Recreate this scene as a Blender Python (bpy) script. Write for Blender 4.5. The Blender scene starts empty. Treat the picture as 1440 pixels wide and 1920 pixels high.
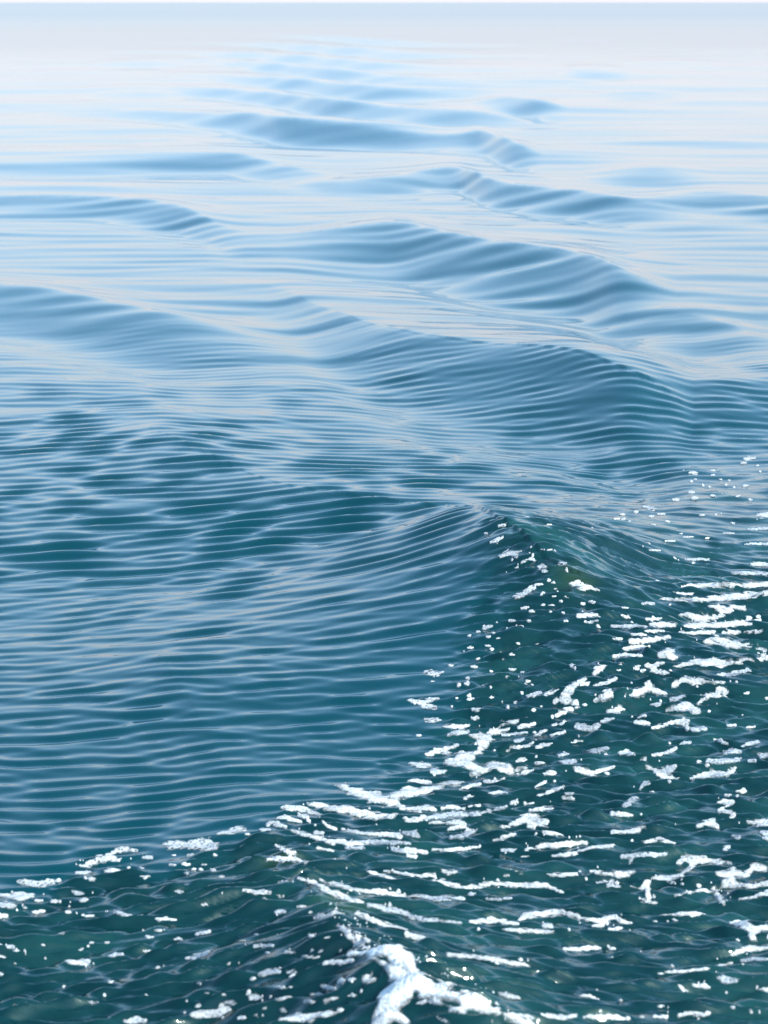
import bpy, math, random
import numpy as np

# ------------------------------------------------------------------ camera, sky, sun, exposure
CAM_H = 2.4
HALF_V = math.radians(12.0)                          # half the vertical field of view
PX_W, PX_H = 1440.0, 1920.0
FPX = 960.0 / math.tan(HALF_V)          # focal length in photograph pixels
PITCH = math.atan((960.0 - 4.0) / FPX)              # horizon lies four pixels below the top edge
SC = bpy.context.scene
COL = SC.collection

cam_data = bpy.data.cameras.new('camera')
cam_data.sensor_fit = 'VERTICAL'
cam_data.sensor_height = 36.0
cam_data.lens = 18.0 / math.tan(HALF_V)
cam_data.clip_start = 0.05
cam_data.clip_end = 60000.0
cam_data.dof.use_dof = True
cam_data.dof.focus_distance = 10.0
cam_data.dof.aperture_fstop = 6.5
cam = bpy.data.objects.new('camera', cam_data)
cam.location = (0, 0, CAM_H)
cam.rotation_euler = (math.pi / 2 - PITCH, 0, 0)
COL.objects.link(cam)
SC.camera = cam

SUN_EL, SUN_AZ = math.radians(36), math.radians(118)  # azimuth clockwise from +Y, the view direction
world = bpy.data.worlds.new('World')
SC.world = world
world.use_nodes = True
wn = world.node_tree
bg = wn.nodes['Background']
sky = wn.nodes.new('ShaderNodeTexSky')
sky.sky_type = 'NISHITA'
sky.sun_disc = False
sky.sun_elevation = SUN_EL
sky.sun_rotation = SUN_AZ
sky.air_density = 0.65
sky.dust_density = 1.0
sky.ozone_density = 1.0
# summer haze: a pale veil, the same all round, thick at the horizon and thinning upward
tc = wn.nodes.new('ShaderNodeTexCoord')
sep = wn.nodes.new('ShaderNodeSeparateXYZ')
wn.links.new(tc.outputs['Generated'], sep.inputs[0])
def wmath(op, a, b):
    n = wn.nodes.new('ShaderNodeMath'); n.operation = op
    for i, v in enumerate((a, b)):
        if isinstance(v, (int, float)): n.inputs[i].default_value = v
        else: wn.links.new(v, n.inputs[i])
    return n.outputs[0]
el = wmath('MAXIMUM', sep.outputs['Z'], 0.0)
veil = wmath('MULTIPLY', wmath('POWER', 2.71828, wmath('MULTIPLY', wmath('POWER', wmath('DIVIDE', el, 0.26), 2.0), -1.0)), 0.95)
hz = wn.nodes.new('ShaderNodeMix'); hz.data_type = 'RGBA'
wn.links.new(veil, hz.inputs[0])
tint = wn.nodes.new('ShaderNodeMix'); tint.data_type = 'RGBA'; tint.blend_type = 'MULTIPLY'; tint.inputs[0].default_value = 1.0
tint.inputs[7].default_value = (.76, 1.10, 1.04, 1)      # the clear cyan blue of this sky
wn.links.new(sky.outputs[0], tint.inputs[6])
wn.links.new(tint.outputs[2], hz.inputs[6])
hz.inputs[7].default_value = (1.62, 1.54, 1.68, 1)
wn.links.new(hz.outputs[2], bg.inputs[0])
bg.inputs[1].default_value = 0.15

sun_data = bpy.data.lights.new('sun', 'SUN')
sun_data.energy = 2.0
sun_data.angle = math.radians(0.53)
sun_data.color = (1.0, 0.95, 0.88)
sun = bpy.data.objects.new('sun', sun_data)
sun.rotation_euler = (math.pi / 2 - SUN_EL, 0, math.pi - SUN_AZ)
sun.location = (6, -3, 8)
COL.objects.link(sun)

vs = SC.view_settings
vs.view_transform = 'Standard'
vs.look = 'None'
vs.exposure = 2.0
vs.gamma = 1.0
vs.use_curve_mapping = False
SC.cycles.max_bounces = 6

# ------------------------------------------------------------------ picture <-> place
CP, SP = math.cos(PITCH), math.sin(PITCH)

def project(x, y, z):
    zz = z - CAM_H
    depth = y * CP - zz * SP
    up = y * SP + zz * CP
    return 720.0 + FPX * x / depth, 960.0 - FPX * up / depth

def unproject(px, py, z=0.0):
    u, v = (px - 720.0) / FPX, (960.0 - py) / FPX
    dx, dy, dz = u, CP + v * SP, -SP + v * CP
    t = (z - CAM_H) / dz
    return t * dx, t * dy

def smooth(a, b, x):
    t = np.clip((x - a) / (b - a), 0.0, 1.0)
    return t * t * (3 - 2 * t)

# ------------------------------------------------------------------ the sea's shape
# ship-wave crests: (photo x, photo y, height in m) from left to right, near-side width, far-side width
CRESTS = [
    ([(500,1545,.02),(540,1590,.05),(600,1670,.08),(655,1745,.14),(730,1785,.17),(860,1860,.15),(1010,1930,.12),(1200,2050,.08)], .27, .42, 1.12),
    ([(250,800,.02),(500,900,.07),(700,935,.10),(840,946,.15),(905,948,.26),(960,982,.29),(1040,1030,.27),(1120,1075,.21),(1220,1105,.14),(1340,1118,.10),(1480,1125,.08),(1650,1130,.03)], .66, .62, 1.08),
    ([(215,690,.0),(285,765,.035),(340,860,.035),(420,940,.0)], .45, .5),
    ([(-300,505,.1),(-150,520,.12),(0,530,.14),(130,545,.15),(300,585,.12),(420,615,.06),(520,650,0)], 1.0, .9),
    ([(500,530,.02),(620,580,.10),(760,622,.15),(900,640,.18),(1050,656,.22),(1170,688,.22),(1240,728,.11),(1300,780,.0)], 1.1, 1.75, 1.25),
    ([(1160,690,.03),(1300,712,.10),(1440,705,.10),(1600,690,.06)], .9, .7),
    ([(520,450,.03),(640,425,.15),(740,412,.23),(840,434,.22),(950,452,.23),(1080,467,.25),(1170,503,.22),(1270,550,.03)], 1.35, 1.1, 1.25),
    ([(1180,600,.0),(1270,585,.07),(1360,600,.07),(1440,640,.02)], .8, .8),
    ([(-300,340,.1),(-150,350,.12),(0,362,.14),(180,365,.17),(330,385,.16),(460,445,.04)], 1.8, 1.3),
    ([(640,345,.05),(760,325,.18),(850,308,.30),(930,338,.28),(1080,357,.28),(1180,378,.18),(1320,400,.04)], 2.2, 1.7),
    ([(60,300,.02),(200,290,.08),(320,283,.15),(430,287,.15),(540,310,.10),(660,340,.02)], 2.2, 1.8),
    ([(1190,380,.03),(1300,360,.16),(1400,364,.16),(1500,375,.12),(1700,380,.08)], 2.0, 1.8),
    ([(580,245,.08),(740,248,.20),(850,250,.26),(905,242,.40),(960,265,.30),(1020,292,.08)], 2.4, 2.0),
    ([(880,190,.05),(950,180,.20),(1010,190,.18),(1070,208,.03)], 2.4, 2.2),
    ([(200,200,.08),(450,213,.22),(550,223,.26),(720,236,.18),(830,246,.05)], 2.6, 2.2),
    ([(300,160,.08),(500,171,.24),(625,184,.34),(740,196,.30),(880,206,.26),(970,216,.06)], 3.0, 2.5),
    ([(380,140,.08),(500,142,.26),(600,149,.34),(720,161,.34),(840,166,.2),(940,170,.05)], 3.6, 2.8),
    ([(390,112,.08),(500,116,.30),(600,124,.40),(720,136,.36),(850,147,.2),(960,152,.05)], 4.2, 3.2),
    ([(330,95,.08),(480,97,.34),(610,105,.44),(720,116,.38),(860,126,.15)], 5.0, 4.0),
    ([(400,78,.06),(540,80,.30),(680,88,.40),(800,97,.2),(900,102,.05)], 6.0, 5.0),
    ([(480,64,.06),(600,65,.34),(720,72,.42),(840,80,.15)], 8.0, 6.0),
    ([(1040,135,.0),(1090,128,.14),(1150,132,.1),(1190,136,0)], 3.0, 2.5),
]

_r = random.Random(9)
for _k in range(16):                                   # short stray crests between the wake and the horizon
    _x, _y = (_r.uniform(1000, 1430), _r.uniform(70, 345)) if _k < 11 else (_r.uniform(30, 420), _r.uniform(90, 270))
    _w, _a = _r.uniform(80, 170), _r.uniform(.035, .075)
    CRESTS.append(([(_x-_w, _y+_r.uniform(-2, 5), .0), (_x-_w*.4, _y, _a*.8), (_x+_w*.1, _y-2, _a), (_x+_w*.5, _y+1, _a*.7), (_x+_w, _y+_r.uniform(1, 8), .0)], 2.0, 2.0))

def catmull(p, n=7):
    p = np.array(p, float)
    q = np.vstack([2 * p[0] - p[1], p, 2 * p[-1] - p[-2]])
    out = []
    for i in range(1, len(q) - 2):
        for k in range(n):
            t = k / n
            a, b, c, d = q[i-1], q[i], q[i+1], q[i+2]
            out.append(.5 * ((2*b) + (c-a)*t + (2*a-5*b+4*c-d)*t*t + (3*b-a-3*c+d)*t**3))
    out.append(q[-2])
    return np.array(out)

crest_lines = []
for pts, wf, wb, *sharp in CRESTS:
    sharp = sharp[0] if sharp else 1.35
    ym = pts[len(pts)//2][1]
    dep = PITCH - math.atan((960.0 - ym) / FPX)
    dm_ = CAM_H / math.tan(dep)
    c = catmull(pts)
    c[:, 2] = np.maximum(c[:, 2], 0)
    if ym < 440:                                       # far waves: backs just gentle enough to stay in sight
        wf = .029 * dm_; wb = 2.7 * wf
        c[:, 2] *= np.interp(ym, [100, 230, 300, 400], [.95, .80, .52, .50]) * math.tan(dep) * wb / .65 / max(.22, c[:, 2].max())
    else:
        c[:, 2] *= 0.85 if ym < 900 else 1.15
        if ym < 1400: wb = max(1.2 * wb, .65 * c[:, 2].max() / (.72 * math.tan(dep)))
    wx, wy = unproject(c[:, 0], c[:, 1], c[:, 2])
    crest_lines.append((np.stack([wx, wy, c[:, 2]], 1), wf, wb, sharp, ym < 800))

def crest_height(x, y):
    h = np.zeros_like(x)
    for L, wf, wb, ex, long_ in crest_lines:
        if long_:                                      # long-crested: rows across the line of sight
            u = L[:, 0] / L[:, 1]
            ker = np.array([1, 3, 5, 6, 5, 3, 1.]); ker /= ker.sum()
            sm = lambda v: np.convolve(np.pad(v, 3, mode='edge'), ker, 'valid')
            L = np.stack([L[:, 0], sm(L[:, 1]), sm(L[:, 2])], 1)
            sel = np.where((y > L[:, 1].min() - 6*wf) & (y < L[:, 1].max() + 6*wb) & (x > (u[0] - .05) * y) & (x < (u[-1] + .05) * y))[0]
            if not len(sel):
                continue
            uu = x[sel] / y[sel]
            s = np.interp(uu, u, L[:, 1]) - y[sel]
            amp = np.interp(uu, u, L[:, 2]) * smooth(u[0] - .05, u[0], uu) * smooth(u[-1] + .05, u[-1], uu)
            front = np.exp(-(np.sqrt(s*s + (.12*wf)**2) / wf)**ex) - .45 * np.exp(-((s - 2.1*wf) / (1.0*wf))**2)
            back = np.exp(-(np.sqrt(s*s + (.12*wf)**2) / wb)**ex) - .10 * np.exp(-((s + 2.2*wb) / (1.0*wb))**2)
            h[sel] += amp * np.where(s > 0, front, back)
            continue
        R = 5.5 * max(wf, wb)
        sel = np.where((x > L[:,0].min()-R) & (x < L[:,0].max()+R) & (y > L[:,1].min()-R) & (y < L[:,1].max()+R))[0]
        if not len(sel):
            continue
        xs, ys = x[sel], y[sel]
        T = np.gradient(L[:, :2], axis=0)
        T /= np.linalg.norm(T, axis=1)[:, None] + 1e-12
        dm = np.full(len(sel), 1e9); ws = np.zeros(len(sel)); ss = np.zeros(len(sel)); amp = np.zeros(len(sel)); us = np.zeros(len(sel))
        e2 = (.35 * min(wf, wb))**2
        n = len(L)
        for i in range(n):                      # soft nearest point along the crest
            qx, qy = xs - L[i, 0], ys - L[i, 1]
            d2 = qx*qx + qy*qy
            dm = np.minimum(dm, d2)
            w = 1.0 / (d2 + e2)**4
            ws += w
            ss += w * (T[i, 1]*qx - T[i, 0]*qy)  # > 0 on the near (right-hand) side
            amp += w * L[i, 2]
            if i == 0: us += w * np.maximum(0, -(T[i, 0]*qx + T[i, 1]*qy))
            if i == n-1: us += w * np.maximum(0, T[i, 0]*qx + T[i, 1]*qy)
        s = ss / ws
        amp = amp / ws * np.exp(-(us / ws / (1.2*max(wf, wb)))**2)
        amp *= smooth(R, .75 * R, np.sqrt(dm))
        front = np.exp(-(np.sqrt(s*s + (.06*wf)**2) / wf)**ex) - .20 * np.exp(-((s - 2.6*wf) / (1.5*wf))**2)
        back = np.exp(-(np.sqrt(s*s + (.06*wf)**2) / wb)**ex) - .10 * np.exp(-((s + 2.2*wb) / (1.0*wb))**2)
        h[sel] += amp * np.where(s > 0, front, back)
    return h

def wave_set(seed, n, lmin, lmax, spread, mean=90.0, slope=.1):
    """random trains: wave vectors about the direction mean (degrees), equal steepness for each"""
    r = np.random.RandomState(seed)
    lam = np.exp(r.uniform(math.log(lmin), math.log(lmax), n))
    th = np.radians(mean + r.normal(0, spread, n))
    k = 2 * math.pi / lam
    a = slope * math.sqrt(2.0 / n) / k
    return np.stack([k*np.cos(th), k*np.sin(th), a, r.uniform(0, 2*math.pi, n), lam], 1)

RIPPLE = wave_set(3, 52, .115, .205, 9.5, 90.5, 1.0)
RIPPLE_NEAR = wave_set(53, 52, .070, .13, 10.5, 90.5, 1.0)
RIPPLE_FINE = wave_set(11, 34, .06, .13, 16, 91, 1.0)
STREAK = wave_set(31, 34, .35, 1.5, 9, 92, 1.0)
MID = wave_set(5, 30, .5, 1.6, 26, 84, 1.0)
SWELL = wave_set(7, 26, 1.8, 5.5, 20, 96, 1.0)
FARSW = wave_set(17, 60, 2.2, 11., 17, 93, 1.0)
CHOP = wave_set(23, 50, .10, .25, 22, 97, 1.0)
CHOP_FINE = wave_set(41, 54, .045, .095, 15, 95, 1.0)

WAKE_X = np.array([-900,-300,0,200,350,450,560,640,780,850,890,905,1000,1150,1290,1440,1900.])
WAKE_Y = np.array([1900,1760,1672,1604,1588,1556,1500,1476,1400,1260,1040,960,968,950,885,850,800.])

def wake_mask(px, py):
    """1 inside the churned wake, 0 outside, soft edge (distance to its outline)"""
    sh = np.shape(px)
    px = np.ravel(px); py = np.ravel(py)
    yb = np.interp(px, WAKE_X, WAKE_Y)
    best = np.full(len(px), 1e9)
    near = np.where(np.abs(py - yb) < 450)[0]
    qx, qy = px[near], py[near]
    bd = np.full(len(near), 1e9)
    for i in range(len(WAKE_X) - 1):
        ax, ay, bx, by = WAKE_X[i], WAKE_Y[i], WAKE_X[i+1], WAKE_Y[i+1]
        ex, ey = bx-ax, by-ay
        t = np.clip(((qx-ax)*ex + (qy-ay)*ey) / (ex*ex+ey*ey), 0, 1)
        bd = np.minimum(bd, np.hypot(qx-ax-t*ex, qy-ay-t*ey))
    best[near] = bd
    sd = best * np.sign(py - yb)
    wob = 18*np.sin(px*.021 + 1) * np.sin(py*.03) + 10*np.sin(px*.06 + py*.05)
    soft = np.interp(px, [500, 700, 1000, 1250], [45, 120, 120, 60])
    return smooth(-.35 * soft, soft, sd + wob).reshape(sh)

def chop_zone(px, py):
    return .30 + .70 * smooth(1010, 1180, py + .25 * np.maximum(0, 1000 - px))

def trains(W, x, y, dist, cut):
    """sum of trains, each faded out where it gets shorter than about cut picture pixels"""
    h = np.zeros_like(x)
    ppm = FPX * CAM_H / (dist * dist + CAM_H * CAM_H)
    for kx, ky, a, ph, lam in W:
        h += a * smooth(cut, 2.2 * cut, lam * ppm) * np.sin(kx*x + ky*y + ph)
    return h

def height(x, y):
    x = np.asarray(x, float); y = np.asarray(y, float)
    dist = np.hypot(x, y)
    front = y > .3
    px, py = project(x, np.where(front, y, .3), 0.0)
    px = np.where(front, px, 720.0); py = np.where(front, np.minimum(py, 2600), 2600)
    base = crest_height(x, y)
    wk = wake_mask(px, py)
    # slow patches that make the ripples come and go
    g = np.sin(.9*x + .5*y + 1) * np.sin(-.6*x + .8*y) + .6*np.sin(1.7*x - 1.1*y + 2) * np.sin(.7*x + 1.9*y + .4)
    g2 = np.sin(2.3*x + .7*y + .3) * np.sin(-1.1*x + 1.9*y + 1.7)
    rip = smooth(470, 980, py) * (1 - .8 * wk) * (1 + .15*g + .12*g2)
    calm = np.exp(-(((px - 760) / 230)**2 + ((py - 1260) / 190)**2))
    rip = rip * (1 - .25 * calm)
    yy = y + .12 * base + .03 * np.sin(1.9*x + .6*y) + .03*np.sin(3.1*x - 1.3*y + 1)
    chop = wk * chop_zone(px, py)
    h = base
    nr = smooth(10.5, 6.5, dist)
    h = h + trains(RIPPLE, x, yy, dist, 3.6) * .185 * rip * (1 - .85 * nr)
    h = h + trains(RIPPLE_NEAR, x, yy, dist, 3.6) * .190 * np.maximum(rip, .55 * (1 - .8 * wk)) * nr
    h = h + trains(RIPPLE_FINE, x, yy, dist, 3.6) * (.060 * rip + .03 * wk)
    h = h + trains(STREAK, x, yy, dist, 4) * .034 * smooth(1000, 420, py)
    h = h + trains(MID, x, y, dist, 7) * (.020 + .025 * chop)
    h = h + trains(SWELL, x, y, dist, 7) * (.006 * smooth(1500, 500, py) + .008)
    h = h + trains(FARSW, x, y, dist, 2.9) * .017 * smooth(600, 250, py)
    c = trains(CHOP, x, yy, dist, 4)
    h = h + (c + 7.0 * c * np.abs(c)) * .23 * chop
    c = trains(CHOP_FINE, x + .15 * yy, yy + .5 * c, dist, 3.4)
    h = h + (c + 20.0 * c * np.abs(c)) * .40 * chop
    return h

# ------------------------------------------------------------------ helpers
def tag(o, label=None, cat=None, group=None, kind=None):
    if label: o['label'] = label
    if cat: o['category'] = cat
    if group: o['group'] = group
    if kind: o['kind'] = kind
    return o

def mesh_from(name, co, quads, smooth_shade=True):
    """numpy vertices and faces (all quads, or all triangles) into a mesh"""
    me = bpy.data.meshes.new(name)
    q = np.asarray(quads, np.int32)
    n, k = q.shape
    me.vertices.add(len(co)); me.vertices.foreach_set('co', np.asarray(co, np.float32).ravel())
    me.loops.add(n * k); me.loops.foreach_set('vertex_index', q.ravel())
    me.polygons.add(n)
    me.polygons.foreach_set('loop_start', np.arange(0, n * k, k, dtype=np.int32))
    me.polygons.foreach_set('loop_total', np.full(n, k, np.int32))
    me.polygons.foreach_set('use_smooth', np.full(n, smooth_shade, bool))
    me.update(calc_edges=True)
    return me

def attr(me, name, vals):
    a = me.attributes.new(name, 'FLOAT', 'POINT')
    a.data.foreach_set('value', np.asarray(vals, np.float32))

def mat(name):
    m = bpy.data.materials.new(name); m.use_nodes = True
    return m, m.node_tree.nodes, m.node_tree.links, m.node_tree.nodes['Principled BSDF']

# ------------------------------------------------------------------ water
def water_material():
    m, N, L, b = mat('sea_water')
    at = N.new('ShaderNodeAttribute'); at.attribute_name = 'wake'
    mix = N.new('ShaderNodeMix'); mix.data_type = 'RGBA'
    mix.inputs[6].default_value = (.0005, .029, .039, 1)     # clear sea
    mix.inputs[7].default_value = (.0009, .0175, .0205, 1)     # churned, greener water of the wake
    L.new(at.outputs['Fac'], mix.inputs[0])
    ar = N.new('ShaderNodeAttribute'); ar.attribute_name = 'far_ripple'   # ripples too small to build, as roughness
    L.new(ar.outputs['Fac'], b.inputs['Roughness'])
    b.inputs['IOR'].default_value = 1.333
    geo = N.new('ShaderNodeNewGeometry')
    # clouds of fine bubbles under the churned surface
    cl = N.new('ShaderNodeTexNoise'); cl.inputs['Scale'].default_value = 2.6; cl.inputs['Detail'].default_value = 5; cl.inputs['Roughness'].default_value = .62
    L.new(geo.outputs['Position'], cl.inputs['Vector'])
    cm = N.new('ShaderNodeMapRange'); cm.inputs[1].default_value = .46; cm.inputs[2].default_value = .72
    L.new(cl.outputs['Fac'], cm.inputs[0])
    c2 = N.new('ShaderNodeMath'); c2.operation = 'MULTIPLY'
    L.new(cm.outputs[0], c2.inputs[0]); L.new(at.outputs['Fac'], c2.inputs[1])
    mx2 = N.new('ShaderNodeMix'); mx2.data_type = 'RGBA'
    L.new(c2.outputs[0], mx2.inputs[0]); L.new(mix.outputs[2], mx2.inputs[6]); mx2.inputs[7].default_value = (.005, .036, .036, 1)
    al = N.new('ShaderNodeAttribute'); al.attribute_name = 'lip'          # green glow through the thin, aerated lips, painted into the base colour
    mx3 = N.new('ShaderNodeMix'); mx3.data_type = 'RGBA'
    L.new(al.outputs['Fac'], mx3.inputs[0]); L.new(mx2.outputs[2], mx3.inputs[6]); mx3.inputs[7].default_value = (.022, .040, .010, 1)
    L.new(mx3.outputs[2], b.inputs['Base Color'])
    mp = N.new('ShaderNodeMapping'); mp.inputs['Scale'].default_value = (13, 34, 13); mp.inputs['Rotation'].default_value = (0, 0, .15)
    L.new(geo.outputs['Position'], mp.inputs[0])
    nz = N.new('ShaderNodeTexNoise'); nz.inputs['Scale'].default_value = 1.0; nz.inputs['Detail'].default_value = 3.0
    L.new(mp.outputs[0], nz.inputs['Vector'])
    bp = N.new('ShaderNodeBump'); bp.inputs['Distance'].default_value = .02
    ml = N.new('ShaderNodeMath'); ml.operation = 'MULTIPLY'; ml.inputs[1].default_value = .18
    ac = N.new('ShaderNodeAttribute'); ac.attribute_name = 'chop'
    L.new(ac.outputs['Fac'], ml.inputs[0])
    L.new(ml.outputs[0], bp.inputs['Strength'])
    L.new(nz.outputs['Fac'], bp.inputs['Height'])
    L.new(bp.outputs[0], b.inputs['Normal'])
    return m

def build_water():
    ys = np.arange(2330, 26, -1.7)
    d = CAM_H / np.tan(PITCH - np.arctan((960.0 - ys) / FPX))
    d = np.concatenate([np.geomspace(.3, d[0] * .97, 12), d, np.geomspace(d[-1] * 1.03, 20000, 110)])
    az = np.arange(-14.5, 14.5001, .044)
    s = 14.5 + np.cumsum(np.geomspace(.1, 12, 44)); s = s[s < 176]
    az = np.radians(np.concatenate([-s[::-1], az, s]))
    nr, nc = len(d), len(az)
    A, D = np.meshgrid(az, d)
    X, Y = (D * np.sin(A)).ravel(), (D * np.cos(A)).ravel()
    Z = height(X, Y)
    Z *= smooth(1500, 300, np.hypot(X, Y))
    # far outside the picture the columns are wide: let the short waves lie down there
    out = smooth(math.radians(14.5), math.radians(28), np.abs(A.ravel()))
    Z *= 1 - .7 * out
    idx = np.arange(nr * nc).reshape(nr, nc)
    q = np.stack([idx[:-1, :-1], idx[:-1, 1:], idx[1:, 1:], idx[1:, :-1]], -1).reshape(-1, 4)
    # close the ring behind the camera
    qb = np.stack([idx[:-1, -1], idx[:-1, 0], idx[1:, 0], idx[1:, -1]], -1)
    q = np.vstack([q, qb])[:, ::-1]
    me = mesh_from('water', np.stack([X, Y, Z], 1), q)
    fr = Y > .3
    px, py = project(X, np.where(fr, Y, .3), 0.0)
    wk = np.where(fr, wake_mask(px, np.minimum(py, 2600)), 1.0)
    rd = np.hypot(X, Y)
    attr(me, 'far_ripple', .035 + .03 * smooth(12, 45, rd) + .04 * smooth(60, 150, rd) + .06 * smooth(130, 500, rd))
    attr(me, 'wake', wk * (1 - out))
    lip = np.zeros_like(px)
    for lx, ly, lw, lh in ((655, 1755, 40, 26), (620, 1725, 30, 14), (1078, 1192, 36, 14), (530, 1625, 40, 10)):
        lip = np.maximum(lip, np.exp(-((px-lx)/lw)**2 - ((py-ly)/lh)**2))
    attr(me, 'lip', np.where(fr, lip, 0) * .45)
    attr(me, 'chop', wk * (1 - out) * chop_zone(px, np.minimum(py, 2600)))
    o = bpy.data.objects.new('water', me)
    COL.objects.link(o)
    me.materials.append(water_material())
    tag(o, 'rippled blue green sea crossed by the crests of a boat wake', kind='structure')
    return o

water = build_water()

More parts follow.
